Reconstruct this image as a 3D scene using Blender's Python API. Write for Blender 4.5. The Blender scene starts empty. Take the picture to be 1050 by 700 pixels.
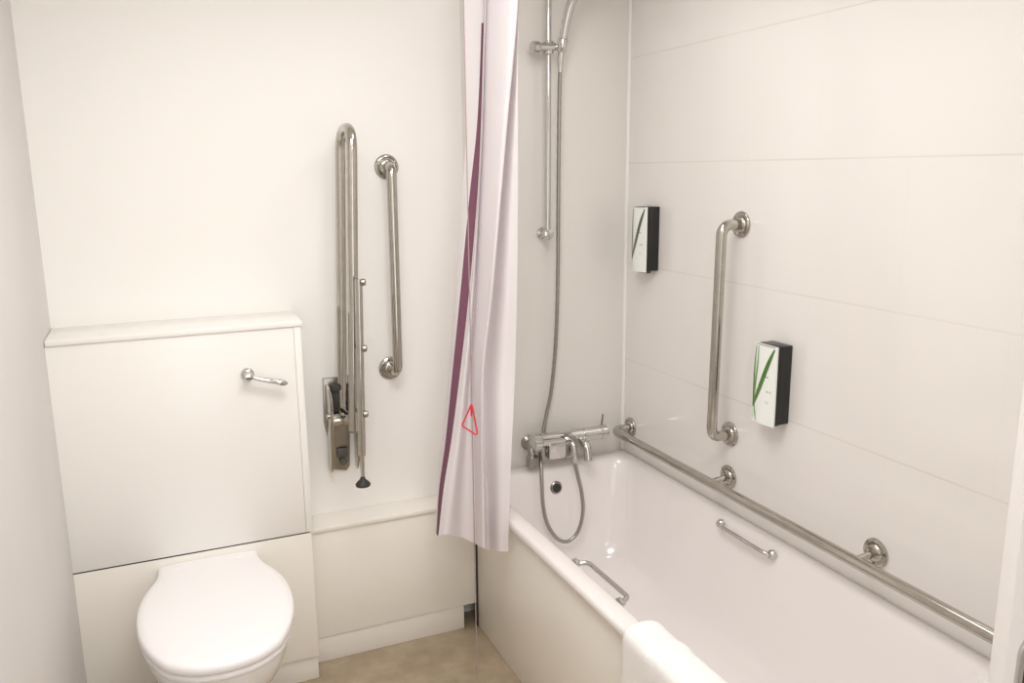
import bpy, bmesh, math, random
from mathutils import Vector, Matrix
random.seed(4)
C = bpy.context.scene.collection
V = Vector
PI = math.pi

# ------------------------------------------------------------ materials
def new_mat(name):
    m = bpy.data.materials.new(name); m.use_nodes = True
    return m, m.node_tree.nodes, m.node_tree.links, m.node_tree.nodes['Principled BSDF']

def plain(name, col, rough=.5, metal=0., noise=0., nscale=20., bump=0., bscale=200., coat=0., sss=0.):
    m, N, L, b = new_mat(name)
    b.inputs['Base Color'].default_value = (*col, 1)
    b.inputs['Roughness'].default_value = rough
    b.inputs['Metallic'].default_value = metal
    b.inputs['Coat Weight'].default_value = coat
    b.inputs['Coat Roughness'].default_value = .05
    tc = N.new('ShaderNodeTexCoord')
    if noise:
        n = N.new('ShaderNodeTexNoise'); n.inputs['Scale'].default_value = nscale; n.inputs['Detail'].default_value = 4
        L.new(tc.outputs['Object'], n.inputs['Vector'])
        r = N.new('ShaderNodeValToRGB')
        r.color_ramp.elements[0].position = .3; r.color_ramp.elements[1].position = .7
        r.color_ramp.elements[0].color = (*[c * (1 - noise) for c in col], 1)
        r.color_ramp.elements[1].color = (*[min(1, c * (1 + noise * .6)) for c in col], 1)
        L.new(n.outputs['Fac'], r.inputs['Fac']); L.new(r.outputs['Color'], b.inputs['Base Color'])
    if bump:
        n2 = N.new('ShaderNodeTexNoise'); n2.inputs['Scale'].default_value = bscale; n2.inputs['Detail'].default_value = 3
        L.new(tc.outputs['Object'], n2.inputs['Vector'])
        bp = N.new('ShaderNodeBump'); bp.inputs['Strength'].default_value = bump; bp.inputs['Distance'].default_value = .002
        L.new(n2.outputs['Fac'], bp.inputs['Height']); L.new(bp.outputs['Normal'], b.inputs['Normal'])
    return m

M = {}
M['paint']   = plain('wall_paint', (.86, .845, .82), .55, noise=.015, nscale=3, bump=.05, bscale=90)
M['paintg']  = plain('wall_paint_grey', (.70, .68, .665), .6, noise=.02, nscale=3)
M['ceil']    = plain('ceiling_paint', (.86, .85, .82), .8)
M['lam']     = plain('cream_laminate', (.865, .85, .82), .28, noise=.01, nscale=2)
M['lamlow']  = plain('cream_laminate_low', (.87, .84, .78), .3, noise=.015, nscale=3)
M['shelf']   = plain('shelf_laminate', (.87, .855, .825), .3)
M['skirt']   = plain('skirting', (.80, .765, .72), .35)
M['gap']     = plain('dark_gap', (.03, .028, .025), .8)
M['acrylic'] = plain('bath_acrylic', (.86, .825, .815), .16, coat=.5)
M['ceramic'] = plain('ceramic', (.88, .87, .86), .12, coat=.6)
M['seat']    = plain('toilet_lid_plastic', (.9, .885, .895), .3)
M['panel']   = plain('bath_panel_board', (.86, .825, .76), .32, noise=.015, nscale=2)
M['chrome']  = plain('chrome', (.62, .605, .585), .10, 1.)
M['steel']   = plain('polished_steel', (.50, .475, .43), .16, 1., noise=.06, nscale=30)
M['steeld']  = plain('dull_steel', (.36, .34, .31), .28, 1., noise=.08, nscale=25)
M['hose']    = plain('hose_metal', (.36, .345, .32), .28, 1.)
M['black']   = plain('black_plastic', (.012, .011, .011), .3)
M['rubber']  = plain('black_rubber', (.03, .028, .026), .6)
M['darkgry'] = plain('dark_grey_plastic', (.10, .095, .09), .4)
M['white']   = plain('white_plastic', (.85, .88, .85), .25)
M['palegrn'] = plain('pale_green_print', (.66, .78, .62), .25)
M['green']   = plain('green_leaf_print', (.075, .20, .035), .3, noise=.4, nscale=90)
M['green2']  = plain('light_green_leaf_print', (.20, .36, .12), .3, noise=.3, nscale=90)
M['dgreen']  = plain('dull_leaf_print', (.10, .13, .085), .3, noise=.4, nscale=90)
M['greyprt'] = plain('grey_print', (.42, .44, .42), .3)
M['towel']   = plain('towel_cotton', (.90, .885, .875), .95, bump=.9, bscale=420)
M['cloth']   = plain('curtain_cloth', (.83, .79, .805), .8, bump=.15, bscale=500)
M['purple']  = plain('purple_cloth', (.17, .065, .105), .8)
M['cord']    = plain('pull_cord', (.36, .27, .27), .7)
M['red']     = plain('red_plastic', (.70, .035, .06), .35)
M['seal']    = plain('white_sealant', (.88, .87, .84), .4)
M['door']    = plain('door_paint', (.74, .71, .69), .45)
M['dark']    = plain('dark_corridor', (.10, .085, .075), .8)

def mix_cloth():
    m = M['cloth']; N, L = m.node_tree.nodes, m.node_tree.links
    b = N['Principled BSDF']; out = N['Material Output']
    t = N.new('ShaderNodeBsdfTranslucent'); t.inputs['Color'].default_value = (.85, .80, .82, 1)
    mx = N.new('ShaderNodeMixShader'); mx.inputs[0].default_value = .22
    L.new(b.outputs[0], mx.inputs[1]); L.new(t.outputs[0], mx.inputs[2]); L.new(mx.outputs[0], out.inputs['Surface'])
mix_cloth()

def grooves(name, col, groove, coord, lines, hw, extra=None, rough=.12):
    """glossy tile: faint grout at set heights (object Z) and set places along object Y"""
    m, N, L, b = new_mat(name)
    b.inputs['Roughness'].default_value = rough
    b.inputs['Coat Weight'].default_value = .3; b.inputs['Coat Roughness'].default_value = .04
    tc = N.new('ShaderNodeTexCoord'); s = N.new('ShaderNodeSeparateXYZ'); L.new(tc.outputs['Object'], s.inputs[0])
    def mth(op, a, bb=None, clamp=False):
        n = N.new('ShaderNodeMath'); n.operation = op; n.use_clamp = clamp
        for i, x in enumerate((a, bb)):
            if x is None: continue
            if isinstance(x, (int, float)): n.inputs[i].default_value = x
            else: L.new(x, n.inputs[i])
        return n.outputs[0]
    z, y = s.outputs['Z'], s.outputs['Y']
    # horizontal grout every .377 m through z=1.691
    P = .377
    zz = mth('DIVIDE', mth('SUBTRACT', z, 1.691 - P * 8), P)
    row = mth('FLOOR', mth('ADD', zz, .5))
    dz = mth('MULTIPLY', mth('ABSOLUTE', mth('SUBTRACT', zz, row)), P)
    hline = mth('LESS_THAN', dz, hw)
    # verticals: half-bond
    W = .60
    rowf = mth('FLOOR', zz)
    off = mth('MULTIPLY', mth('MODULO', rowf, 2.), .5)
    yy = mth('ADD', mth('DIVIDE', mth('SUBTRACT', y, 1.77 - W * 8), W), off)
    dy = mth('MULTIPLY', mth('ABSOLUTE', mth('SUBTRACT', yy, mth('FLOOR', mth('ADD', yy, .5)))), W)
    vline = mth('LESS_THAN', dy, hw * .6)
    n = N.new('ShaderNodeTexNoise'); n.inputs['Scale'].default_value = 2.5; L.new(tc.outputs['Object'], n.inputs['Vector'])
    fade = mth('MULTIPLY', n.outputs['Fac'], 1.3, True)
    f = mth('ADD', mth('MULTIPLY', hline, fade), mth('MULTIPLY', vline, .12), True)
    mx = N.new('ShaderNodeMix'); mx.data_type = 'RGBA'
    mx.inputs[6].default_value = (*col, 1); mx.inputs[7].default_value = (*groove, 1)
    L.new(f, mx.inputs[0]); L.new(mx.outputs[2], b.inputs['Base Color'])
    bp = N.new('ShaderNodeBump'); bp.inputs['Strength'].default_value = .35; bp.inputs['Distance'].default_value = .001; bp.invert = True
    L.new(f, bp.inputs['Height']); L.new(bp.outputs['Normal'], b.inputs['Normal'])
    return m
M['tile'] = grooves('white_wall_tile', (.80, .775, .75), (.70, .662, .615), 'Y', None, .0024)

def back_wall_mat():
    """painted wall that turns to plain glossy tile from the curtain rightwards"""
    m, N, L, b = new_mat('painted_and_tiled_wall')
    tc = N.new('ShaderNodeTexCoord'); s = N.new('ShaderNodeSeparateXYZ'); L.new(tc.outputs['Object'], s.inputs[0])
    g = N.new('ShaderNodeMath'); g.operation = 'GREATER_THAN'; g.inputs[1].default_value = 1.02; L.new(s.outputs['X'], g.inputs[0])
    mx = N.new('ShaderNodeMix'); mx.data_type = 'RGBA'
    mx.inputs[6].default_value = (.86, .845, .82, 1); mx.inputs[7].default_value = (.75, .725, .69, 1)
    L.new(g.outputs[0], mx.inputs[0]); L.new(mx.outputs[2], b.inputs['Base Color'])
    r = N.new('ShaderNodeMapRange'); r.inputs[3].default_value = .5; r.inputs[4].default_value = .16
    L.new(g.outputs[0], r.inputs[0]); L.new(r.outputs[0], b.inputs['Roughness'])
    return m
M['backwall'] = back_wall_mat()

def floor_mat():
    m, N, L, b = new_mat('beige_vinyl')
    b.inputs['Roughness'].default_value = .5
    tc = N.new('ShaderNodeTexCoord')
    n = N.new('ShaderNodeTexNoise'); n.inputs['Scale'].default_value = 7; n.inputs['Detail'].default_value = 8; n.inputs['Roughness'].default_value = .65
    L.new(tc.outputs['Object'], n.inputs['Vector'])
    r = N.new('ShaderNodeValToRGB'); e = r.color_ramp.elements
    e[0].position = .3; e[0].color = (.30, .23, .155, 1); e[1].position = .72; e[1].color = (.47, .385, .28, 1)
    L.new(n.outputs['Fac'], r.inputs['Fac']); L.new(r.outputs['Color'], b.inputs['Base Color'])
    return m
M['floor'] = floor_mat()

# ------------------------------------------------------------ mesh helpers
def mark(bm, n0, mi, smooth):
    bm.faces.ensure_lookup_table()
    for f in bm.faces[n0:]:
        f.material_index = mi; f.smooth = smooth

def box(bm, a, b, bev=0., mi=0, seg=2):
    x0, y0, z0 = [min(p, q) for p, q in zip(a, b)]; x1, y1, z1 = [max(p, q) for p, q in zip(a, b)]
    t = bmesh.new()
    bmesh.ops.create_cube(t, size=1)
    for v in t.verts:
        v.co = V(((x0 + x1) / 2 + v.co.x * (x1 - x0), (y0 + y1) / 2 + v.co.y * (y1 - y0), (z0 + z1) / 2 + v.co.z * (z1 - z0)))
    if bev:
        bmesh.ops.bevel(t, geom=t.edges[:], offset=bev, segments=seg, profile=.5, affect='EDGES')
    merge(bm, t, mi, bool(bev))

def merge(bm, t, mi=0, smooth=True, mat=None):
    if mat is not None: bmesh.ops.transform(t, matrix=mat, verts=t.verts)
    mp = {v: bm.verts.new(v.co) for v in t.verts}
    for f in t.faces:
        try: g = bm.faces.new([mp[v] for v in f.verts])
        except ValueError: continue
        g.material_index = mi; g.smooth = smooth
    t.free()

def frame_z(d):
    d = V(d).normalized(); return d.to_track_quat('Z', 'Y').to_matrix().to_4x4()

def lathe(bm, prof, base, axis, seg=28, mi=0, cap=True):
    """prof: list of (radius, height along axis)"""
    t = bmesh.new(); rings = []
    for r, h in prof:
        if r < 1e-6: rings.append([t.verts.new((0, 0, h))])
        else: rings.append([t.verts.new((r * math.cos(2 * PI * k / seg), r * math.sin(2 * PI * k / seg), h)) for k in range(seg)])
    for A, B in zip(rings, rings[1:]):
        for k in range(seg):
            j = (k + 1) % seg
            if len(A) == 1 and len(B) == 1: continue
            if len(A) == 1: t.faces.new((A[0], B[j], B[k]))
            elif len(B) == 1: t.faces.new((A[k], A[j], B[0]))
            else: t.faces.new((A[k], A[j], B[j], B[k]))
    if cap:
        for R in (rings[0], rings[-1]):
            if len(R) > 1: t.faces.new(R)
    bmesh.ops.recalc_face_normals(t, faces=t.faces)
    merge(bm, t, mi, True, Matrix.Translation(V(base)) @ frame_z(axis))

def fillet(pts, r, n=6):
    pts = [V(p) for p in pts]; out = [pts[0]]
    for i in range(1, len(pts) - 1):
        a, b, c = pts[i - 1], pts[i], pts[i + 1]
        u, w = (a - b).normalized(), (c - b).normalized()
        ang = u.angle(w); rr = min(r / math.tan(ang / 2), (a - b).length * .49, (c - b).length * .49)
        p, q = b + u * rr, b + w * rr
        for k in range(n + 1):
            s = k / n; out.append(p.lerp(b, s).lerp(b.lerp(q, s), s))
    out.append(pts[-1]); return out

def smooth_path(pts, n=8):
    pts = [V(p) for p in pts]; P = [pts[0] * 2 - pts[1]] + pts + [pts[-1] * 2 - pts[-2]]; out = []
    for i in range(1, len(P) - 2):
        for k in range(n):
            t = k / n; a, b, c, d = P[i - 1:i + 3]
            out.append(.5 * ((2 * b) + (c - a) * t + (2 * a - 5 * b + 4 * c - d) * t * t + (3 * b - a - 3 * c + d) * t ** 3))
    out.append(pts[-1]); return out

def tube(bm, pts, r, seg=16, mi=0, ripple=0., closed=False):
    pts = [V(p) for p in pts]; n = len(pts); t = bmesh.new(); rings = []
    tang = []
    for i in range(n):
        if closed: d = pts[(i + 1) % n] - pts[i - 1]
        else: d = pts[min(i + 1, n - 1)] - pts[max(i - 1, 0)]
        tang.append(d.normalized())
    u = tang[0].orthogonal().normalized()
    for i in range(n):
        if i:
            q = tang[i - 1].rotation_difference(tang[i]); u = q @ u
        u = (u - tang[i] * u.dot(tang[i])).normalized(); w = tang[i].cross(u)
        rr = (r[i] if isinstance(r, (list, tuple)) else r) * (1 - ripple * (i % 2))
        rings.append([t.verts.new(pts[i] + (u * math.cos(2 * PI * k / seg) + w * math.sin(2 * PI * k / seg)) * rr) for k in range(seg)])
    m = n if closed else n - 1
    for i in range(m):
        A, B = rings[i], rings[(i + 1) % n]
        for k in range(seg): t.faces.new((A[k], A[(k + 1) % seg], B[(k + 1) % seg], B[k]))
    if not closed: t.faces.new(rings[0][::-1]); t.faces.new(rings[-1])
    bmesh.ops.recalc_face_normals(t, faces=t.faces)
    merge(bm, t, mi, True)

def prism(bm, outline, frm, depth, bev=0., mi=0, smooth=False, seg=2):
    """outline in local XY, extruded along +local Z by depth, placed with matrix frm"""
    t = bmesh.new()
    A = [t.verts.new((x, y, 0)) for x, y in outline]; B = [t.verts.new((x, y, depth)) for x, y in outline]
    n = len(A)
    t.faces.new(A[::-1]); top = t.faces.new(B)
    for k in range(n): t.faces.new((A[k], A[(k + 1) % n], B[(k + 1) % n], B[k]))
    bmesh.ops.recalc_face_normals(t, faces=t.faces)
    if bev:
        es = [e for e in t.edges if abs(e.verts[0].co.z - depth) < 1e-6 and abs(e.verts[1].co.z - depth) < 1e-6]
        bmesh.ops.bevel(t, geom=es, offset=bev, segments=seg, profile=.5, affect='EDGES')
    merge(bm, t, mi, smooth or bool(bev), frm)

def rrect(w, h, r, n=5):
    out = []
    for cx, cy, a0 in ((w / 2 - r, h / 2 - r, 0), (-w / 2 + r, h / 2 - r, 90), (-w / 2 + r, -h / 2 + r, 180), (w / 2 - r, -h / 2 + r, 270)):
        for k in range(n + 1):
            a = math.radians(a0 + 90 * k / n); out.append((cx + r * math.cos(a), cy + r * math.sin(a)))
    return out

def basis(o, x, y, z):
    m = Matrix.Identity(4)
    for i, c in enumerate((x, y, z)):
        for j in range(3): m[j][i] = c[j]
    for j in range(3): m[j][3] = o[j]
    return m

def obj(name, bm, mats, parent=None, angle=None):
    me = bpy.data.meshes.new(name)
    if parent is not None: bmesh.ops.translate(bm, verts=bm.verts, vec=-V(wloc(parent)))
    bm.to_mesh(me); bm.free()
    for m in (mats if isinstance(mats, (list, tuple)) else [mats]): me.materials.append(M[m])
    o = bpy.data.objects.new(name, me); C.objects.link(o)
    if parent is not None: o.parent = parent
    # crease hard edges so bevelled boxes stay crisp
    try: me.set_sharp_from_angle(angle=math.radians(angle or 40))
    except Exception: pass
    return o

def wloc(o):
    v = V(o.location)
    while o.parent is not None: o = o.parent; v += V(o.location)
    return v

def thing(name, label, cat, loc, group=None):
    o = bpy.data.objects.new(name, None); o.empty_display_size = .05; C.objects.link(o); o.location = loc
    o['label'] = label; o['category'] = cat
    if group: o['group'] = group
    return o
def tag(o, label, cat, group=None):
    o['label'] = label; o['category'] = cat
    if group: o['group'] = group
    return o
def struct(name, bm, mats, parent=None):
    o = obj(name, bm, mats, parent)
    if parent is None: o['kind'] = 'structure'
    return o
B = bmesh.new

# ------------------------------------------------------------ room shell
XL, XR, YB, YF, ZC = -.29, 1.684, 2.75, -.75, 2.45
b = B(); box(b, (XL - .1, YF - .1, -.06), (XR + .1, YB + .1, 0)); struct('floor', b, 'floor')
b = B(); box(b, (XL - .1, YF - .1, ZC), (XR + .1, YB + .1, ZC + .08)); struct('ceiling', b, 'ceil')
b = B(); box(b, (XL - .1, YB, 0), (XR + .1, YB + .1, ZC)); struct('wall_back', b, 'backwall')
b = B(); box(b, (XR, YF, 0), (XR + .1, YB, ZC)); struct('wall_right', b, 'tile')
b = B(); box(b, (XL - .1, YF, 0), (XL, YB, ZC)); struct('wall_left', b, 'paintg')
b = B()
box(b, (XL - .1, YF - .1, 0), (-.15, YF, ZC)); box(b, (.85, YF - .1, 0), (XR + .1, YF, ZC)); box(b, (-.15, YF - .1, 2.05), (.85, YF, ZC))
struct('wall_front', b, 'paint')
b = B(); tube(b, [(XR - .003, YB - .003, .56), (XR - .003, YB - .003, ZC)], .007, 8); struct('trim_1', b, 'seal')
# low boxing that carries the pipes along the back wall
b = B()
box(b, (.385, 2.638, .095), (.996, YB, .484), .001); box(b, (.385, 2.630, .484), (.996, YB, .499), .003)
struct('trim_2', b, 'lamlow')
b = B(); box(b, (.385, 2.643, 0), (.948, 2.70, .095), .002); struct('baseboard_back', b, 'skirt')

# door leaf standing open at the right edge
b = B(); box(b, (.923, .60, .008), (1.66, .620, 2.03), .002); d = struct('door_1', b, 'door')
b = B()
fr = basis((.972, .6005, 1.012), (1, 0, 0), (0, 0, 1), (0, -1, 0))
prism(b, rrect(.056, .165, .024, 7), fr, .006, .002)
h = obj('lock_plate', b, 'chrome', d)
b = B(); fr = basis((.972, .5965, 1.012), (1, 0, 0), (0, 0, 1), (0, -1, 0)); prism(b, rrect(.040, .147, .0195, 7), fr, .003, .001); obj('dark_recess', b, 'rubber', h)

# ------------------------------------------------------------ cistern housing
cab = thing('cistern_housing', 'tall cream boxed-in cistern housing behind the toilet, with a thin shelf on top', 'cabinet', (.05, 2.65, 0))
b = B(); box(b, (XL + .002, 2.560, .085), (.388, YB - .001, 1.206), .001); obj('carcass', b, 'lam', cab)
b = B(); box(b, (XL, 2.546, .532), (.380, 2.560, 1.206), .0015); box(b, (.3805, 2.544, .532), (.402, 2.5655, 1.206), .002)
obj('upper_panel', b, 'lam', cab)
b = B(); box(b, (XL, 2.546, .088), (.396, 2.560, .5275), .0015); obj('lower_panel', b, 'lamlow', cab)
b = B(); box(b, (XL, 2.5485, .525), (.392, 2.560, .533)); obj('shadow_gap', b, 'gap', cab)
b = B(); box(b, (XL + .002, 2.540, 1.2065), (.408, YB - .001, 1.2235), .003); obj('shelf_top', b, 'shelf', cab)
b = B(); box(b, (XL + .002, 2.556, 0), (.394, YB - .002, .084), .002); obj('plinth', b, 'skirt', cab)

# flush lever
fl = thing('flush_lever', 'small chrome flush lever with a round rose on the cistern housing front', 'flush lever', (.232, 2.546, 1.078))
b = B(); lathe(b, [(.019, 0), (.019, .006), (.016, .010), (.011, .013), (.011, .028), (.013, .030), (.013, .044), (.010, .048), (0, .049)], (.236, 2.5455, 1.074), (0, -1, 0)); obj('rose', b, 'chrome', fl)
b = B()
pth = smooth_path([(.240, 2.511, 1.072), (.262, 2.508, 1.064), (.290, 2.506, 1.056), (.326, 2.506, 1.047)], 5)
tube(b, pth, [.0062 + .0022 * (i / (len(pth) - 1)) for i in range(len(pth))], 12)
t = B(); bmesh.ops.create_uvsphere(t, u_segments=20, v_segments=12, radius=1)
merge(b, t, 0, True, Matrix.Translation((.326, 2.506, 1.046)) @ Matrix.Rotation(.25, 4, 'Y') @ Matrix.Diagonal((.022, .010, .010, 1)))
obj('paddle', b, 'chrome', fl)

# ------------------------------------------------------------ toilet
tz = .478
wc = thing('toilet', 'white back-to-wall toilet with its smooth lid closed', 'toilet', (.08, 2.25, 0))
def lid_outline(s=1., k=0.):
    # half-width as a function of the distance from the housing front, back to front
    prof = [(0.0, .146), (.03, .146), (.065, .151), (.10, .163), (.14, .179), (.19, .193), (.25, .202), (.31, .2035),
            (.37, .199), (.43, .187), (.48, .170), (.53, .146), (.555, .125), (.58, .092), (.596, .054), (.604, .0)]
    pr = smooth_path([(w, d, 0) for d, w in prof], 4)
    R = [(.08 + (p.x + k) * s if i < len(pr) - 1 else .08, 2.543 - p.y) for i, p in enumerate(pr)]
    L = [(.16 - x, y) for x, y in R[:-1]]
    return R + L[::-1]
def loft(bm, loops, mi=0, cap0=True, cap1=True, smooth=True):
    t = bmesh.new(); rings = [[t.verts.new(p) for p in lp] for lp in loops]; n = len(rings[0])
    for A, Bq in zip(rings, rings[1:]):
        for k in range(n): t.faces.new((A[k], A[(k + 1) % n], Bq[(k + 1) % n], Bq[k]))
    if cap0: t.faces.new(rings[0][::-1])
    if cap1: t.faces.new(rings[-1])
    bmesh.ops.recalc_face_normals(t, faces=t.faces)
    merge(bm, t, mi, smooth)
def scaled(ol, f, z, cx=.08, cy=2.30, back=2.543):
    out = []
    for x, y in ol:
        out.append((cx + (x - cx) * f, back + (y - back) * (1 - (1 - f) * .5) if y < back else y, z))
    return out
ol = lid_outline()
b = B(); loft(b, [scaled(ol, f, z) for f, z in ((.985, tz - .005), (1.0, tz + .001), (1.0, tz + .012), (.992, tz + .019), (.97, tz + .0235), (.88, tz + .0265), (.6, tz + .029), (.2, tz + .030))])
obj('lid', b, 'seat', wc, 60)
b = B(); loft(b, [scaled(ol, f, z) for f, z in ((.96, tz - .028), (.985, tz - .022), (.985, tz - .010), (.965, tz - .005))]); obj('seat', b, 'seat', wc, 60)
b = B()
def bowl_loop(f, fl, z):
    out = []
    for x, y in ol:
        d = (2.543 - y) / .604
        out.append((.08 + (x - .08) * (f if d > .2 else f), 2.543 - (2.543 - y) * fl, z))
    return out
loft(b, [bowl_loop(f, l, z) for f, l, z in ((.62, .72, .002), (.62, .72, .03), (.58, .70, .10), (.60, .72, .20), (.72, .80, .29), (.86, .90, .36), (.93, .955, .41), (.95, .965, .445), (.94, .96, tz - .029))])
obj('bowl', b, 'ceramic', wc, 60)
for s in (-1, 1):
    b = B(); tube(b, [(.08 + s * .075 - .022, 2.512, tz + .018), (.08 + s * .075 + .022, 2.512, tz + .018)], .013, 14); obj('hinge', b, 'seat', wc)

# ------------------------------------------------------------ bath
def rect_loop(x0, x1, y0, y1, r, z, n=8):
    return [((x0 + x1) / 2 + x, (y0 + y1) / 2 + y, z) for x, y in rrect(x1 - x0, y1 - y0, r, n)]
bath = thing('bathtub', 'long white acrylic bathtub with chrome hand grips against the tiled wall', 'bathtub', (1.33, 1.87, 0))
b = B()
X0, X1, Y0, Y1 = .985, XR - .001, .985, YB - .001
loops = [rect_loop(X0 + .004, X1, Y0, Y1, .012, .528), rect_loop(X0, X1, Y0, Y1, .012, .533), rect_loop(X0, X1, Y0, Y1, .012, .550),
         rect_loop(X0 + .004, X1 - .001, Y0 + .004, Y1 - .001, .014, .557), rect_loop(X0 + .012, X1 - .004, Y0 + .012, Y1 - .004, .018, .560)]
ix0, ix1, iy0, iy1 = 1.043, 1.648, 1.075, 2.672
loops += [rect_loop(ix0 - .006, ix1 + .006, iy0 - .01, iy1 + .008, .085, .560),
          rect_loop(ix0, ix1, iy0, iy1, .085, .556), rect_loop(ix0 + .006, ix1 - .006, iy0 + .008, iy1 - .006, .085, .546),
          rect_loop(ix0 + .016, ix1 - .014, iy0 + .03, iy1 - .016, .09, .50),
          rect_loop(ix0 + .034, ix1 - .030, iy0 + .09, iy1 - .034, .10, .38),
          rect_loop(ix0 + .052, ix1 - .048, iy0 + .17, iy1 - .055, .11, .26),
          rect_loop(ix0 + .070, ix1 - .066, iy0 + .23, iy1 - .075, .12, .205),
          rect_loop(ix0 + .105, ix1 - .10, iy0 + .30, iy1 - .115, .12, .178),
          rect_loop(ix0 + .18, ix1 - .175, iy0 + .42, iy1 - .2, .10, .168)]
loft(b, loops, cap0=False); obj('tub', b, 'acrylic', bath, 50)
# overflow
b = B(); ax = V((0, -1, .13)).normalized()
oc = V((1.334, 2.654, .486))
lathe(b, [(.0245, 0), (.0245, .004), (.020, .008), (.0165, .008), (.0145, .004), (.0145, .003)], oc, ax); of = obj('overflow', b, 'steeld', bath)
b = B(); lathe(b, [(.0175, .0085), (.0165, .0087), (.006, .0088), (.005, .011), (0, .0115)], oc, ax); obj('overflow_grille', b, 'rubber', of)
b = B(); lathe(b, [(.035, 0), (.035, .003), (.028, .005), (.012, .003), (0, .003)], (1.345, 2.36, .168), (0, 0, 1)); obj('drain', b, 'chrome', bath)
# hand grips
def grip(y0, y1, xm, z, out, zb):
    b = B(); pth = fillet([(xm, y0, z), (xm + out, y0 + .012, zb), (xm + out, y1 - .012, zb), (xm, y1, z)], .025, 6)
    tube(b, pth, .0072, 14); g = obj('hand_grip', b, 'chrome', bath)
    for y in (y0, y1):
        b = B(); s = 1 if out > 0 else -1
        lathe(b, [(.015, -.004), (.015, .004), (.011, .008), (.009, .014), (0, .014)], (xm, y, z), (s, 0, 0)); obj('mount', b, 'chrome', g)
grip(1.735, 1.985, 1.062, .536, .036, .538)
grip(1.80, 2.045, 1.632, .530, -.020, .533)
# front panel
b = B(); box(b, (1.0, 1.0, 0.002), (1.018, 2.63, .527), .0015)
bp = obj('side_panel', b, 'panel', bath); bp['label'] = 'plain cream side panel'
b = B(); box(b, (1.0185, 1.0, .002), (XR - .002, 1.018, .527), .001); obj('end_panel', b, 'panel', bp)
b = B(); box(b, (.9965, 2.6305, .002), (1.012, 2.66, .527)); obj('shadow_gap', b, 'gap', bp)

# towel over the rim
b = B()
prof = [(.9735, .165), (.9730, .24), (.972, .32), (.9715, .40), (.971, .48), (.970, .53), (.972, .562), (.985, .577), (1.01, .580), (1.035, .579), (1.056, .572), (1.069, .550), (1.076, .515), (1.083, .47)]
pp = smooth_path([(x, 0, z) for x, z in prof], 3); NY = 26; t = bmesh.new(); grid = []
for j in range(NY + 1):
    s = j / NY; y = 1.14 + s * .425; row = []
    for i, p in enumerate(pp):
        q = i / (len(pp) - 1)
        wob = .0035 * math.sin(y * 34 + q * 4) + .002 * math.sin(y * 71 + q * 9)
        taper = max(0, s - .80) / .20
        yy = y - .02 * taper * max(0, (q - .55)) * 3
        row.append(t.verts.new((p.x - abs(wob) * (1.2 if q < .5 else -.8), yy + .004 * math.sin(q * 11), p.z + (abs(wob) if .4 < q < .8 else 0))))
    grid.append(row)
for j in range(NY):
    for i in range(len(pp) - 1): t.faces.new((grid[j][i], grid[j + 1][i], grid[j + 1][i + 1], grid[j][i + 1]))
bmesh.ops.recalc_face_normals(t, faces=t.faces); merge(b, t)
tw = tag(obj('bath_towel', b, 'towel', None, 80), 'thick folded white towel draped over the bathtub front rim', 'towel')
sm = tw.modifiers.new('s', 'SOLIDIFY'); sm.thickness = .011; sm.offset = 0
sb = tw.modifiers.new('b', 'SUBSURF'); sb.levels = sb.render_levels = 1

# ------------------------------------------------------------ grab rails
def flange(center, axis, r, parent, mat='steel'):
    b = B(); lathe(b, [(r, 0), (r, .003), (r * .96, .0055), (r * .80, .0075), (r * .74, .0055), (r * .64, .0055), (r * .58, .010), (r * .46, .013)], center, axis, 32)
    f = obj('flange', b, mat, parent)
    m = frame_z(axis)
    for k in range(3):
        a = 2 * PI * k / 3 + .5; p = V(center) + (m @ V((math.cos(a) * r * .78, math.sin(a) * r * .78, .006)))
        b = B(); lathe(b, [(.0042, 0), (.0042, .0018), (.003, .0028), (0, .003)], p, axis, 10); obj('screw', b, 'steeld', f)
def grab(name, label, pts, r, fl_axis, fr, fillr, group=None, mat='steel', extra=()):
    g = thing(name, label, 'grab rail', pts[0], group)
    b = B(); tube(b, fillet(pts, fillr, 8), r, 20)
    for a, c in extra: tube(b, [a, c], r * .62, 14)
    obj('bar', b, mat, g)
    for c in [pts[0]] + [e[0] for e in extra] + ([pts[-1]] if fl_axis[1] else []):
        flange(c, fl_axis[0], fr, g, mat)
    return g
grab('grab_rail', 'vertical steel grab rail on the painted wall beside the fold-down support arm',
     [(.747, YB - .001, 1.684), (.743, 2.672, 1.684), (.739, 2.672, .996), (.733, YB - .001, .996)], .0165, ((0, -1, 0), True), .041, .035)
grab('grab_rail', 'vertical steel grab rail on the tiled wall between the two dispensers',
     [(XR - .001, 2.075, 1.498), (1.606, 2.071, 1.498), (1.606, 2.080, .818), (XR - .001, 2.083, .818)], .0165, ((-1, 0, 0), True), .041, .035)
grab('grab_rail', 'long horizontal steel grab rail just above the bathtub rim',
     [(XR - .001, 2.690, .668), (1.606, 2.690, .664), (1.606, .88, .664), (XR - .001, .88, .664)], .0165, ((-1, 0, 0), True), .039, .035,
     extra=[((XR - .001, 2.080, .672), (1.606, 2.080, .664)), ((XR - .001, 1.470, .672), (1.606, 1.470, .664))])

# fold-down support arm
ar = thing('folding_support_arm', 'hinged steel drop-down support arm folded up against the wall beside the toilet', 'support rail', (.56, 2.74, .66))
ax_ = .600
b = B()
tube(b, fillet([(.546, 2.690, .87), (.586, 2.690, 1.800), (.586, 2.530, 1.800), (.547, 2.530, .857)], .072, 12), .0162, 20)
obj('support_loop', b, 'steel', ar)
b = B()
lathe(b, [(.0175, 0), (.0175, .004), (.010, .007), (0, .007)], (.547, 2.530, .857), (0, 0, -1)); obj('end_cap', b, 'steeld', ar)
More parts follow.
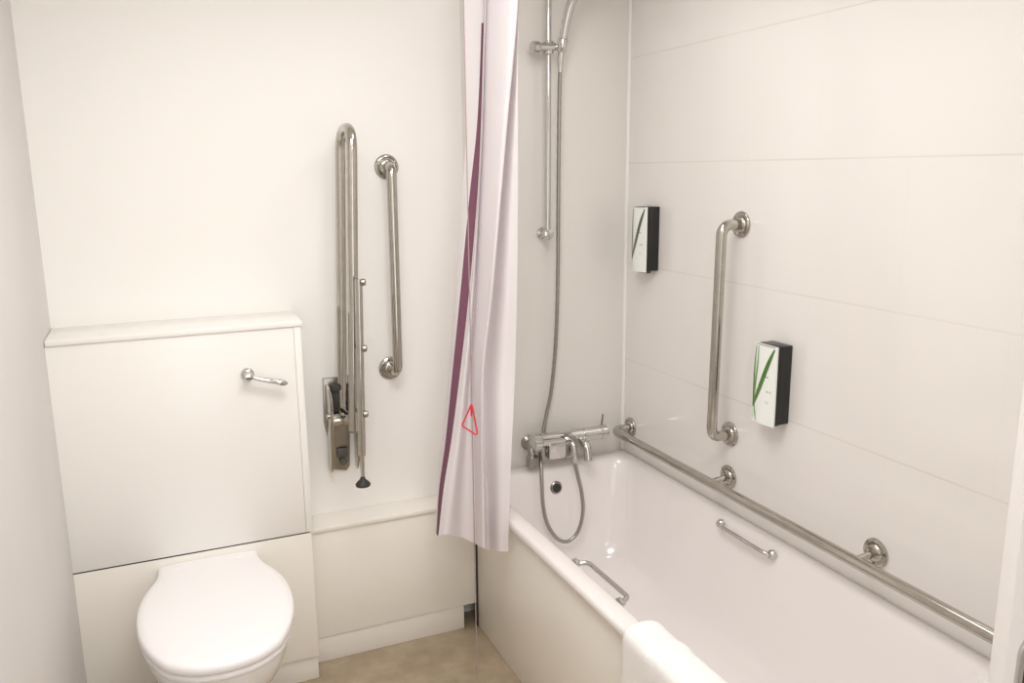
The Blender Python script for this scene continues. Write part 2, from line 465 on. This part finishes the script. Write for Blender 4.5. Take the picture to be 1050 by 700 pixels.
# hinge casting against the wall
b = B()
fr = basis((.538, YB + .0005, .66), (1, 0, 0), (0, 0, 1), (0, -1, 0))
prism(b, [(-.030, .0), (.022, -.012), (.034, .004), (.040, .12), (.052, .20), (.052, .325), (-.042, .325), (-.046, .17), (-.034, .10)], fr, .012, .003)
obj('wall_plate', b, 'steeld', ar)
b = B()
fr = basis((.500, 2.738, .80), (0, -1, 0), (0, 0, 1), (1, 0, 0))
side = [(0, -.10), (.035, -.12), (.062, -.09), (.085, .02), (.215, .05), (.215, .09), (.085, .11), (.06, .165), (0, .165)]
side = [(0, -.135), (.030, -.14), (.048, -.10), (.060, .00), (.078, .055), (.078, .125), (.055, .165), (0, .165)]
prism(b, side, fr, .010, .002)
prism(b, side, basis((.590, 2.738, .80), (0, -1, 0), (0, 0, 1), (1, 0, 0)), .008, .002)
box(b, (.505, 2.665, .835), (.600, 2.70, .862), .004)
tube(b, [(.494, 2.692, .865), (.606, 2.692, .865)], .009, 14)
tube(b, [(.546, 2.692, .885), (.5485, 2.53, .895)], .011, 14)
obj('hinge_bracket', b, 'steel', ar)
b = B(); box(b, (.511, 2.681, .880), (.583, 2.732, .965), .006); box(b, (.512, 2.668, .955), (.538, 2.71, .972), .003)
obj('friction_block', b, 'rubber', ar)
b = B(); box(b, (.528, 2.728, .70), (.566, 2.7375, .735), .004); lathe(b, [(.013, 0), (.013, .006), (.009, .010), (0, .010)], (.548, 2.7275, .688), (0, -1, 0), 16); obj('fixing_bolt', b, 'darkgry', ar)
# floor leg hanging from the loop
b = B()
tube(b, [(.572, 2.474, 1.350), (.5565, 2.474, .790)], .0120, 16); tube(b, [(.5565, 2.474, .790), (.5555, 2.474, .715)], [.0075, .006], 12)
lg = obj('drop_leg', b, 'steel', ar)
b = B(); lathe(b, [(.006, .032), (.009, .022), (.019, .013), (.024, .006), (.023, 0), (0, 0)], (.5555, 2.474, .688), (0, 0, 1), 20); obj('rubber_foot', b, 'rubber', lg)
for z in (1.340, 1.135, .925):
    xb = .547 + .039 * (z - .857) / .943; xl = .5565 + .0155 * (z - .79) / .56
    b = B(); tube(b, [(xb + .010, 2.545, z), (xl + .008, 2.468, z - .002)], .0070, 12)
    lathe(b, [(.0105, -.006), (.0115, 0), (.0105, .006), (.006, .009), (0, .009)], (xl + .012, 2.468, z), (1, -.2, 0), 14)
    obj('clip', b, 'steeld', ar)

# ------------------------------------------------------------ shower
sr = thing('shower_riser_rail', 'slim chrome vertical shower rail on the tiled wall beside the curtain', 'shower rail', (1.32, YB, 1.44))
b = B(); tube(b, [(1.321, 2.70, 1.43), (1.3265, 2.70, 2.36)], .0105, 16); obj('rail', b, 'chrome', sr)
for z in (1.442, 2.34):
    b = B(); lathe(b, [(.021, 0), (.021, .008), (.012, .016), (.011, .036), (.018, .040), (.020, .052), (.018, .064), (.010, .068), (0, .068)], (1.321 + (z - 1.43) * .006, YB - .001, z), (0, -1, 0)); obj('rail_bracket', b, 'chrome', sr)
b = B()
lathe(b, [(.012, -.022), (.019, -.020), (.021, 0), (.019, .020), (.012, .022)], (1.325, 2.70, 2.082), (0, 0, 1))
tube(b, [(1.285, 2.69, 2.082), (1.345, 2.688, 2.085)], .014, 16)
lathe(b, [(.015, 0), (.020, .004), (.020, .024), (.016, .028), (0, .028)], (1.288, 2.70, 2.082), (-1, -.15, 0))
lathe(b, [(.013, -.022), (.016, -.018), (.018, .018), (.015, .022)], (1.362, 2.668, 2.088), (.10, -.22, 1))
obj('slider', b, 'chrome', sr)
hs = thing('hand_shower', 'chrome hand shower held upright in the rail slider', 'shower head', (1.362, 2.668, 2.06))
b = B(); pth = smooth_path([(1.359, 2.675, 2.035), (1.363, 2.668, 2.09), (1.368, 2.652, 2.16), (1.378, 2.632, 2.22), (1.396, 2.60, 2.275)], 6)
tube(b, pth, [.0095 + .006 * min(1, i / 12) for i in range(len(pth))], 16); obj('handle', b, 'chrome', hs)
b = B(); lathe(b, [(.014, .03), (.030, .018), (.045, .010), (.047, 0), (.043, -.006), (0, -.007)], (1.400, 2.580, 2.290), (-.2, .75, .5), 32); obj('head', b, 'chrome', hs)
hz = thing('shower_hose', 'flexible metal shower hose hanging down behind the tap and looping over the overflow', 'shower hose', (1.36, 2.68, 2.03))
b = B()
hp = smooth_path([(1.359, 2.676, 2.04), (1.363, 2.690, 1.90), (1.365, 2.70, 1.60), (1.366, 2.705, 1.30), (1.362, 2.712, 1.05), (1.348, 2.72, .86), (1.330, 2.726, .76), (1.312, 2.722, .69),
                  (1.288, 2.700, .63), (1.272, 2.655, .585), (1.262, 2.628, .52), (1.260, 2.612, .44), (1.272, 2.600, .37), (1.305, 2.590, .312), (1.348, 2.585, .292), (1.392, 2.585, .322),
                  (1.414, 2.586, .395), (1.412, 2.592, .47), (1.400, 2.602, .54), (1.391, 2.610, .59), (1.389, 2.610, .612)], 14)
tube(b, hp, .0076, 12, ripple=.13); obj('hose', b, 'hose', hz, 80)
b = B(); tube(b, [(1.390, 2.610, .592), (1.389, 2.610, .628)], [.011, .012], 14); obj('hose_nut', b, 'chrome', hz)
b = B(); tube(b, [(1.359, 2.676, 2.00), (1.3595, 2.675, 2.045)], [.0085, .011], 14); obj('hose_cone', b, 'chrome', hz)

mx = thing('bath_shower_mixer', 'chrome bath shower mixer tap on the wall over the bathtub end', 'tap', (1.39, YB, .66))
def cyl_x(b, x0, x1, r, y, z, mi=0): lathe(b, [(r - .003, 0), (r, .003), (r, x1 - x0 - .003), (r - .003, x1 - x0)], (x0, y, z), (1, 0, 0), 28, mi)
b = B()
cyl_x(b, 1.268, 1.446, .0265, 2.655, .680)
box(b, (1.292, 2.628, .606), (1.398, 2.674, .680), .010); obj('body', b, 'chrome', mx)
b = B(); cyl_x(b, 1.236, 1.270, .0300, 2.655, .680)
for k in range(10):
    a = 2 * PI * k / 10; tube(b, [(1.238, 2.655 + .0295 * math.cos(a), .680 + .0295 * math.sin(a)), (1.266, 2.655 + .0295 * math.cos(a), .680 + .0295 * math.sin(a))], .0035, 8)
obj('flow_knob', b, 'chrome', mx)
b = B(); cyl_x(b, 1.446, 1.545, .0265, 2.655, .680); cyl_x(b, 1.520, 1.550, .0285, 2.655, .680); th = obj('temperature_knob', b, 'chrome', mx)
b = B(); tube(b, [(1.528, 2.652, .705), (1.531, 2.648, .752)], [.0045, .0038], 10); obj('override_pin', b, 'steeld', th)
for x in (1.262, 1.462):
    b = B(); lathe(b, [(.030, 0), (.030, .005), (.021, .012), (.016, .016), (.016, .085)], (x, YB - .001, .648), (0, -1, 0))
    lathe(b, [(.021, .02), (.021, .045)], (x, YB - .001, .648), (0, -1, 0), 6); obj('wall_union', b, 'steeld' if x < 1.3 else 'chrome', mx)
b = B(); tube(b, smooth_path([(1.246, 2.70, .660), (1.240, 2.672, .640), (1.240, 2.664, .600)], 5), .0145, 14)
lathe(b, [(.016, 0), (.025, .004), (.025, .040), (.016, .048), (0, .048)], (1.242, 2.668, .578), (0, 0, 1), 8); obj('isolating_elbow', b, 'steeld', mx)
b = B()
tube(b, smooth_path([(1.432, 2.650, .668), (1.436, 2.622, .660), (1.438, 2.600, .640), (1.438, 2.590, .600)], 6), [.017] * 13 + [.0155] * 6, 18)
obj('bath_spout', b, 'chrome', mx)
b = B(); tube(b, [(1.385, 2.640, .672), (1.387, 2.612, .658), (1.389, 2.610, .628)], .0125, 14)
lathe(b, [(.012, 0), (.014, .004), (.014, .016), (0, .018)], (1.372, 2.630, .688), (-.3, -1, .5), 18)
obj('hose_outlet', b, 'chrome', mx)
b = B(); tube(b, smooth_path([(1.352, 2.622, .698), (1.366, 2.606, .704), (1.384, 2.598, .690), (1.400, 2.596, .664), (1.418, 2.596, .640)], 5), .0062, 12); obj('diverter_lever', b, 'steeld', mx)

# ------------------------------------------------------------ dispensers
def dispenser(y0, y1, z0, z1, label, green):
    g = thing('soap_dispenser', label, 'soap dispenser', (XR, (y0 + y1) / 2, z0))
    xf = 1.626; W = y1 - y0; H = z1 - z0
    b = B(); box(b, (xf + .006, y0, z0 + .004), (XR + .0005, y1 - .004, z1), .003); obj('housing', b, 'black', g)
    # gently bowed front cover, with its printed leaves laid in its face
    b = B(); n = 10; t = bmesh.new(); F, K = [], []
    def xs(s): return xf - .006 * math.sin(PI * s)          # s: 0 near edge .. 1 far edge
    for k in range(n + 1):
        s = k / n; y = y0 - .001 + (W + .006) * s
        F.append([t.verts.new((xs(s), y, z)) for z in (z0, z1 - .001)]); K.append([t.verts.new((xf + .0055, y, z)) for z in (z0, z1 - .001)])
    for k in range(n):
        t.faces.new((F[k][0], F[k + 1][0], F[k + 1][1], F[k][1])); t.faces.new((K[k][0], K[k][1], K[k + 1][1], K[k + 1][0]))
        t.faces.new((F[k][1], F[k + 1][1], K[k + 1][1], K[k][1])); t.faces.new((F[k][0], K[k][0], K[k + 1][0], F[k + 1][0]))
    t.faces.new((F[0][0], F[0][1], K[0][1], K[0][0])); t.faces.new((F[n][0], K[n][0], K[n][1], F[n][1]))
    bmesh.ops.recalc_face_normals(t, faces=t.faces); merge(b, t, 0, True)
    def strip(pts, w, mi, lift):
        """pts: (s from near edge 0 to far edge 1, h 0..1); w: widths in metres; ribbon lying on the cover"""
        t = bmesh.new(); A = []
        sp = smooth_path([(s, h, 0) for s, h in pts], 6); m = len(sp)
        for i, p in enumerate(sp):
            q = i / (m - 1); ww = w[0] + (w[1] - w[0]) * q
            ww *= (.35 + .65 * math.sin(PI * min(1, max(0, q * .92 + .06))))
            d = (sp[min(i + 1, m - 1)] - sp[max(i - 1, 0)]); d = V((d.x * W, d.y * H, 0)).normalized(); nn = V((-d.y, d.x, 0))
            row = []
            for sg in (-1, 0, 1):
                yy = p.x * W + nn.x * ww * sg; zz = p.y * H + nn.y * ww * sg
                yy = min(W + .004, max(0, yy)); row.append(t.verts.new((xs(min(1, yy / (W + .006))) - lift, y0 + yy, z0 + zz)))
            A.append(row)
        for a, c in zip(A, A[1:]):
            for k in range(2): t.faces.new((a[k], c[k], c[k + 1], a[k + 1]))
        merge(b, t, mi, True)
    strip([(.985, .03), (.975, .5), (.985, .98)], (.006, .006), 1, .0005)
    strip([(.04, .99), (.5, .992), (.97, .995)], (.0025, .0025), 3, .0006)
    strip([(.99, .20), (.66, .45), (.30, .78), (.08, .965)], (.0085, .0065), 2, .0009)
    strip([(.98, .18), (.99, .45), (.985, .70), (.93, .96)], (.0045, .003), 2, .0008)
    if green:
        strip([(.96, .20), (.90, .5), (.82, .75), (.80, .97)], (.0045, .003), 4, .0007)
        strip([(.80, .02), (.86, .12), (.93, .24)], (.0025, .003), 4, .0007)
    for (s, h, ww, hh) in ((.33, .605, .012, .004), (.30, .425, .006, .006), (.18, .425, .005, .006), (.30, .30, .020, .0012), (.30, .28, .016, .0012)):
        t = bmesh.new(); vs = [t.verts.new((xs(s) - .0006, y0 + s * W + dy, z0 + h * H + dz)) for dy, dz in ((-ww / 2, -hh / 2), (ww / 2, -hh / 2), (ww / 2, hh / 2), (-ww / 2, hh / 2))]
        t.faces.new(vs); merge(b, t, 3, False)
    obj('front_cover', b, ['white', 'palegrn', 'green' if green else 'dgreen', 'greyprt', 'green2'], g, 60)
    b = B(); box(b, (xf + .012, y0 + .02, z0 - .006), (xf + .040, y1 - .02, z0 + .0035), .002); obj('nozzle', b, 'darkgry', g)
    return g
dispenser(2.526, 2.612, 1.303, 1.537, 'black-sided soap dispenser higher up, next to the wall corner', False)
dispenser(1.822, 1.912, .922, 1.163, 'black-sided soap dispenser with bright green leaves, lower one right of the grab rail', True)

# ------------------------------------------------------------ curtain
cols = [
     [(0.9159, 2.42, 2.32), (0.9123, 2.42, 2.16), (0.9117, 2.42, 1.996), (0.9105, 2.42, 1.799), (0.8932, 2.42, 1.595), (0.8604, 2.42, 1.296), (0.8345, 2.42, 1.047), (0.8054, 2.42, 0.824), (0.7875, 2.42, 0.661), (0.773, 2.42, 0.511)] ,  # A
     [(0.9547, 2.38, 2.315), (0.9519, 2.38, 2.156), (0.9443, 2.38, 1.993), (0.9297, 2.38, 1.797), (0.902, 2.38, 1.596), (0.8653, 2.38, 1.3), (0.8336, 2.38, 1.056), (0.8051, 2.38, 0.836), (0.7793, 2.38, 0.677), (0.765, 2.38, 0.522)] ,  # B
     [(0.9542, 2.36, 2.31), (0.9515, 2.36, 2.152), (0.944, 2.36, 1.99), (0.9343, 2.36, 1.796), (0.9196, 2.36, 1.596), (0.8866, 2.36, 1.302), (0.8522, 2.36, 1.058), (0.8177, 2.36, 0.841), (0.7874, 2.36, 0.683), (0.7649, 2.36, 0.524)] ,  # C
     [(0.9495, 2.33, 2.302), (0.9439, 2.33, 2.146), (0.9351, 2.33, 1.986), (0.9271, 2.33, 1.795), (0.9126, 2.33, 1.597), (0.8864, 2.33, 1.305), (0.8606, 2.33, 1.064), (0.833, 2.33, 0.847), (0.8097, 2.33, 0.69), (0.7861, 2.33, 0.536)] ,  # M
     [(0.9729, 2.38, 2.316), (0.9672, 2.38, 2.157), (0.9582, 2.38, 1.993), (0.9486, 2.38, 1.797), (0.9354, 2.38, 1.596), (0.9136, 2.38, 1.297), (0.8922, 2.38, 1.05), (0.8741, 2.38, 0.827), (0.8604, 2.38, 0.663), (0.8531, 2.38, 0.491)] ,  # D
     [(0.9708, 2.36, 2.311), (0.9621, 2.36, 2.153), (0.9533, 2.36, 1.991), (0.9437, 2.36, 1.796), (0.9307, 2.36, 1.596), (0.9123, 2.36, 1.3), (0.8912, 2.36, 1.054), (0.8899, 2.36, 0.83), (0.89, 2.36, 0.665), (0.8895, 2.36, 0.472)] ,  # D2
     [(0.9863, 2.29, 2.296), (0.9814, 2.29, 2.142), (0.9703, 2.29, 1.983), (0.9554, 2.29, 1.793), (0.9402, 2.29, 1.597), (0.9167, 2.29, 1.309), (0.887, 2.29, 1.07), (0.8797, 2.29, 0.853), (0.8767, 2.29, 0.693), (0.873, 2.29, 0.499)] ,  # E
     [(1.0177, 2.26, 2.292), (1.0134, 2.26, 2.139), (0.9984, 2.26, 1.981), (0.9765, 2.26, 1.792), (0.9556, 2.26, 1.598), (0.9235, 2.26, 1.312), (0.8912, 2.26, 1.076), (0.8709, 2.23, 0.872), (0.8729, 2.23, 0.715), (0.8727, 2.23, 0.515)] ,  # F
     [(1.0682, 2.4, 2.33), (1.0634, 2.4, 2.167), (1.0489, 2.4, 2.0), (1.0272, 2.4, 1.799), (1.005, 2.4, 1.594), (0.974, 2.4, 1.29), (0.943, 2.4, 1.04), (0.9272, 2.37, 0.822), (0.9345, 2.37, 0.654), (0.9378, 2.37, 0.437)] ,  # H
     [(1.0403, 2.31, 2.306), (1.0374, 2.31, 2.149), (1.0298, 2.31, 1.988), (1.017, 2.31, 1.795), (1.0022, 2.31, 1.596), (0.9827, 2.31, 1.302), (0.9632, 2.31, 1.058), (0.9444, 2.28, 0.847), (0.9422, 2.28, 0.685), (0.9392, 2.28, 0.47)] ,  # J
     [(1.0388, 2.3, 2.304), (1.0344, 2.3, 2.147), (1.03, 2.3, 1.987), (1.0283, 2.3, 1.794), (1.0266, 2.3, 1.595), (1.0207, 2.3, 1.3), (1.0119, 2.3, 1.055), (0.9866, 2.27, 0.844), (0.9782, 2.27, 0.683), (0.969, 2.27, 0.468)] ,  # G
]
order = ['cloth', 'purple', 'cloth', 'cloth', 'cloth', 'cloth', 'cloth', 'cloth', 'cloth', 'cloth']
rows = list(zip(*cols))
R2 = [smooth_path(r, 5) for r in rows]           # smooth along the width
Ncol = len(R2[0]); colp = [smooth_path([r[i] for r in R2], 5) for i in range(Ncol)]
b = B(); t = bmesh.new(); g = [[t.verts.new(p) for p in c] for c in colp]
for i in range(Ncol - 1):
    mi = 1 if 5 <= i < 10 else 0
    for j in range(len(g[0]) - 1):
        f = t.faces.new((g[i][j], g[i + 1][j], g[i + 1][j + 1], g[i][j + 1])); f.material_index = mi if f.calc_center_median().z < 2.10 else 0; f.smooth = True
mp = {v: b.verts.new(v.co) for v in t.verts}
for f in t.faces:
    q = b.faces.new([mp[v] for v in f.verts]); q.material_index = f.material_index; q.smooth = True
t.free()
cu = thing('shower_curtain', 'gathered white shower curtain with one purple stripe hanging at the bathtub end', 'shower curtain', (.96, 2.35, 2.33))
cl = obj('curtain_cloth', b, ['cloth', 'purple'], cu, 179)
for k, i in enumerate((0, 15, 30, 45)):
    p = V(colp[min(i, Ncol - 1)][0]); b = B(); q = V((.985, p.y, 2.352))
    pts = [q + V((.020 * math.cos(a), 0, .020 * math.sin(a))) for a in [2 * PI * m / 20 for m in range(20)]]
    tube(b, pts, .0022, 8, closed=True); tube(b, [q + V((0, 0, -.020)), V((p.x * .5 + .49, p.y, p.z + .012)), p + V((0, 0, -.01))], .0018, 8)
    obj('curtain_ring', b, 'white', cu)
b = B(); tube(b, [(.985, .90, 2.357), (.985, 2.749, 2.357)], .0115, 16)
cr = tag(obj('curtain_rail', b, 'chrome'), 'straight chrome curtain rail carrying the shower curtain above the bathtub edge', 'curtain rail')
b = B(); lathe(b, [(.026, 0), (.026, .006), (.014, .012), (.014, .03)], (.985, 2.7495, 2.357), (0, -1, 0)); obj('flange', b, 'chrome', cr)
b = B(); tube(b, [(.985, .905, 2.357), (.985, .905, ZC)], .006, 10); obj('ceiling_stay', b, 'chrome', cr)

# ------------------------------------------------------------ emergency cord
pc = thing('emergency_pull_cord', 'thin emergency pull cord with a red triangle hanging in front of the curtain', 'pull cord', (.809, 2.15, ZC))
b = B(); tube(b, [(.809, 2.15, ZC - .02), (.809, 2.15, 1.01)], .0016, 8); tube(b, [(.809, 2.15, 1.01), (.8085, 2.15, .10)], .0016, 8); obj('cord', b, 'cord', pc)
b = B(); tri = fillet([(.807, 2.150, .975), (.8075, 2.150, 1.022), (.8215, 2.138, .916), (.783, 2.165, .945), (.807, 2.150, 1.008)], .006, 4)
tube(b, tri, .0026, 10); obj('triangle_handle', b, 'red', pc)
b = B(); lathe(b, [(.04, 0), (.04, .014), (.034, .022), (.008, .028), (0, .028)], (.809, 2.15, ZC), (0, 0, -1)); obj('ceiling_switch', b, 'white', pc)
b = B(); lathe(b, [(.002, 0), (.007, -.008), (.008, -.022), (0, -.024)], (.8085, 2.15, .10), (0, 0, 1), 14); obj('end_knob', b, 'red', pc)

# ------------------------------------------------------------ lights
def emis(name, col, st):
    m, N, L, bs = new_mat(name); bs.inputs['Emission Color'].default_value = (*col, 1); bs.inputs['Emission Strength'].default_value = st
    bs.inputs['Base Color'].default_value = (.9, .9, .9, 1); return m
M['lamp'] = emis('lamp_diffuser', (1, .96, .9), 3)
for (x, y, lb) in ((.55, 1.10, 'round flush ceiling light in the middle of the bathroom'), (1.05, 2.12, 'round flush ceiling light over the bathtub edge')):
    L_ = thing('ceiling_light', lb, 'ceiling light', (x, y, ZC))
    b = B(); lathe(b, [(.07, 0), (.07, .008), (.058, .012), (.058, .006)], (x, y, ZC - .0005), (0, 0, -1), 32); obj('trim_ring', b, 'white', L_)
    b = B(); lathe(b, [(.056, .001), (.050, .011), (0, .013)], (x, y, ZC - .0005), (0, 0, -1), 32); obj('diffuser', b, 'lamp', L_)
def area(name, loc, size, power, col, rot=(0, 0, 0), sy=None):
    l = bpy.data.lights.new(name, 'AREA'); l.energy = power; l.color = col; l.size = size
    if sy: l.shape = 'RECTANGLE'; l.size_y = sy
    o = bpy.data.objects.new(name, l); C.objects.link(o); o.location = loc; o.rotation_euler = rot; return o
area('lamp_middle', (.42, 1.30, ZC - .03), .8, 21, (1, .98, .955))
area('lamp_bath', (1.05, 2.05, ZC - .03), .35, 3.0, (1, .98, .955))
area('low_front_fill', (.35, -.70, 1.15), .9, 11, (1, .985, .97), (math.radians(90), 0, 0), 1.7)  # added soft fill behind the camera, brightens the low panels and bath
area('upper_front_fill', (.35, -.35, ZC - .05), .6, 9, (1, .985, .97), (math.radians(35), 0, 0))  # added overhead fill tilted into the room, no fitting belongs to it
w = bpy.data.worlds.new('world'); bpy.context.scene.world = w; w.use_nodes = True
w.node_tree.nodes['Background'].inputs[0].default_value = (.55, .5, .46, 1); w.node_tree.nodes['Background'].inputs[1].default_value = .12

# ------------------------------------------------------------ camera
cam = bpy.data.cameras.new('camera'); co = bpy.data.objects.new('camera', cam); C.objects.link(co)
cam.sensor_width = 36; cam.lens = 36 * 846.96 / 1050; cam.clip_start = .02
F = V((.39140639, .8976843, -.2023955)); R = V((.91584171, -.40143069, -.00934666)); U = V((.08963811, .1817039, .97925926))
co.matrix_world = basis((0, 0, 1.6675), R, U, -F)
sc = bpy.context.scene; sc.camera = co
sc.view_settings.view_transform = 'Standard'; sc.view_settings.look = 'None'; sc.view_settings.exposure = 0; sc.view_settings.gamma = 1
sc.cycles.max_bounces = 12; sc.cycles.diffuse_bounces = 8; sc.cycles.glossy_bounces = 6
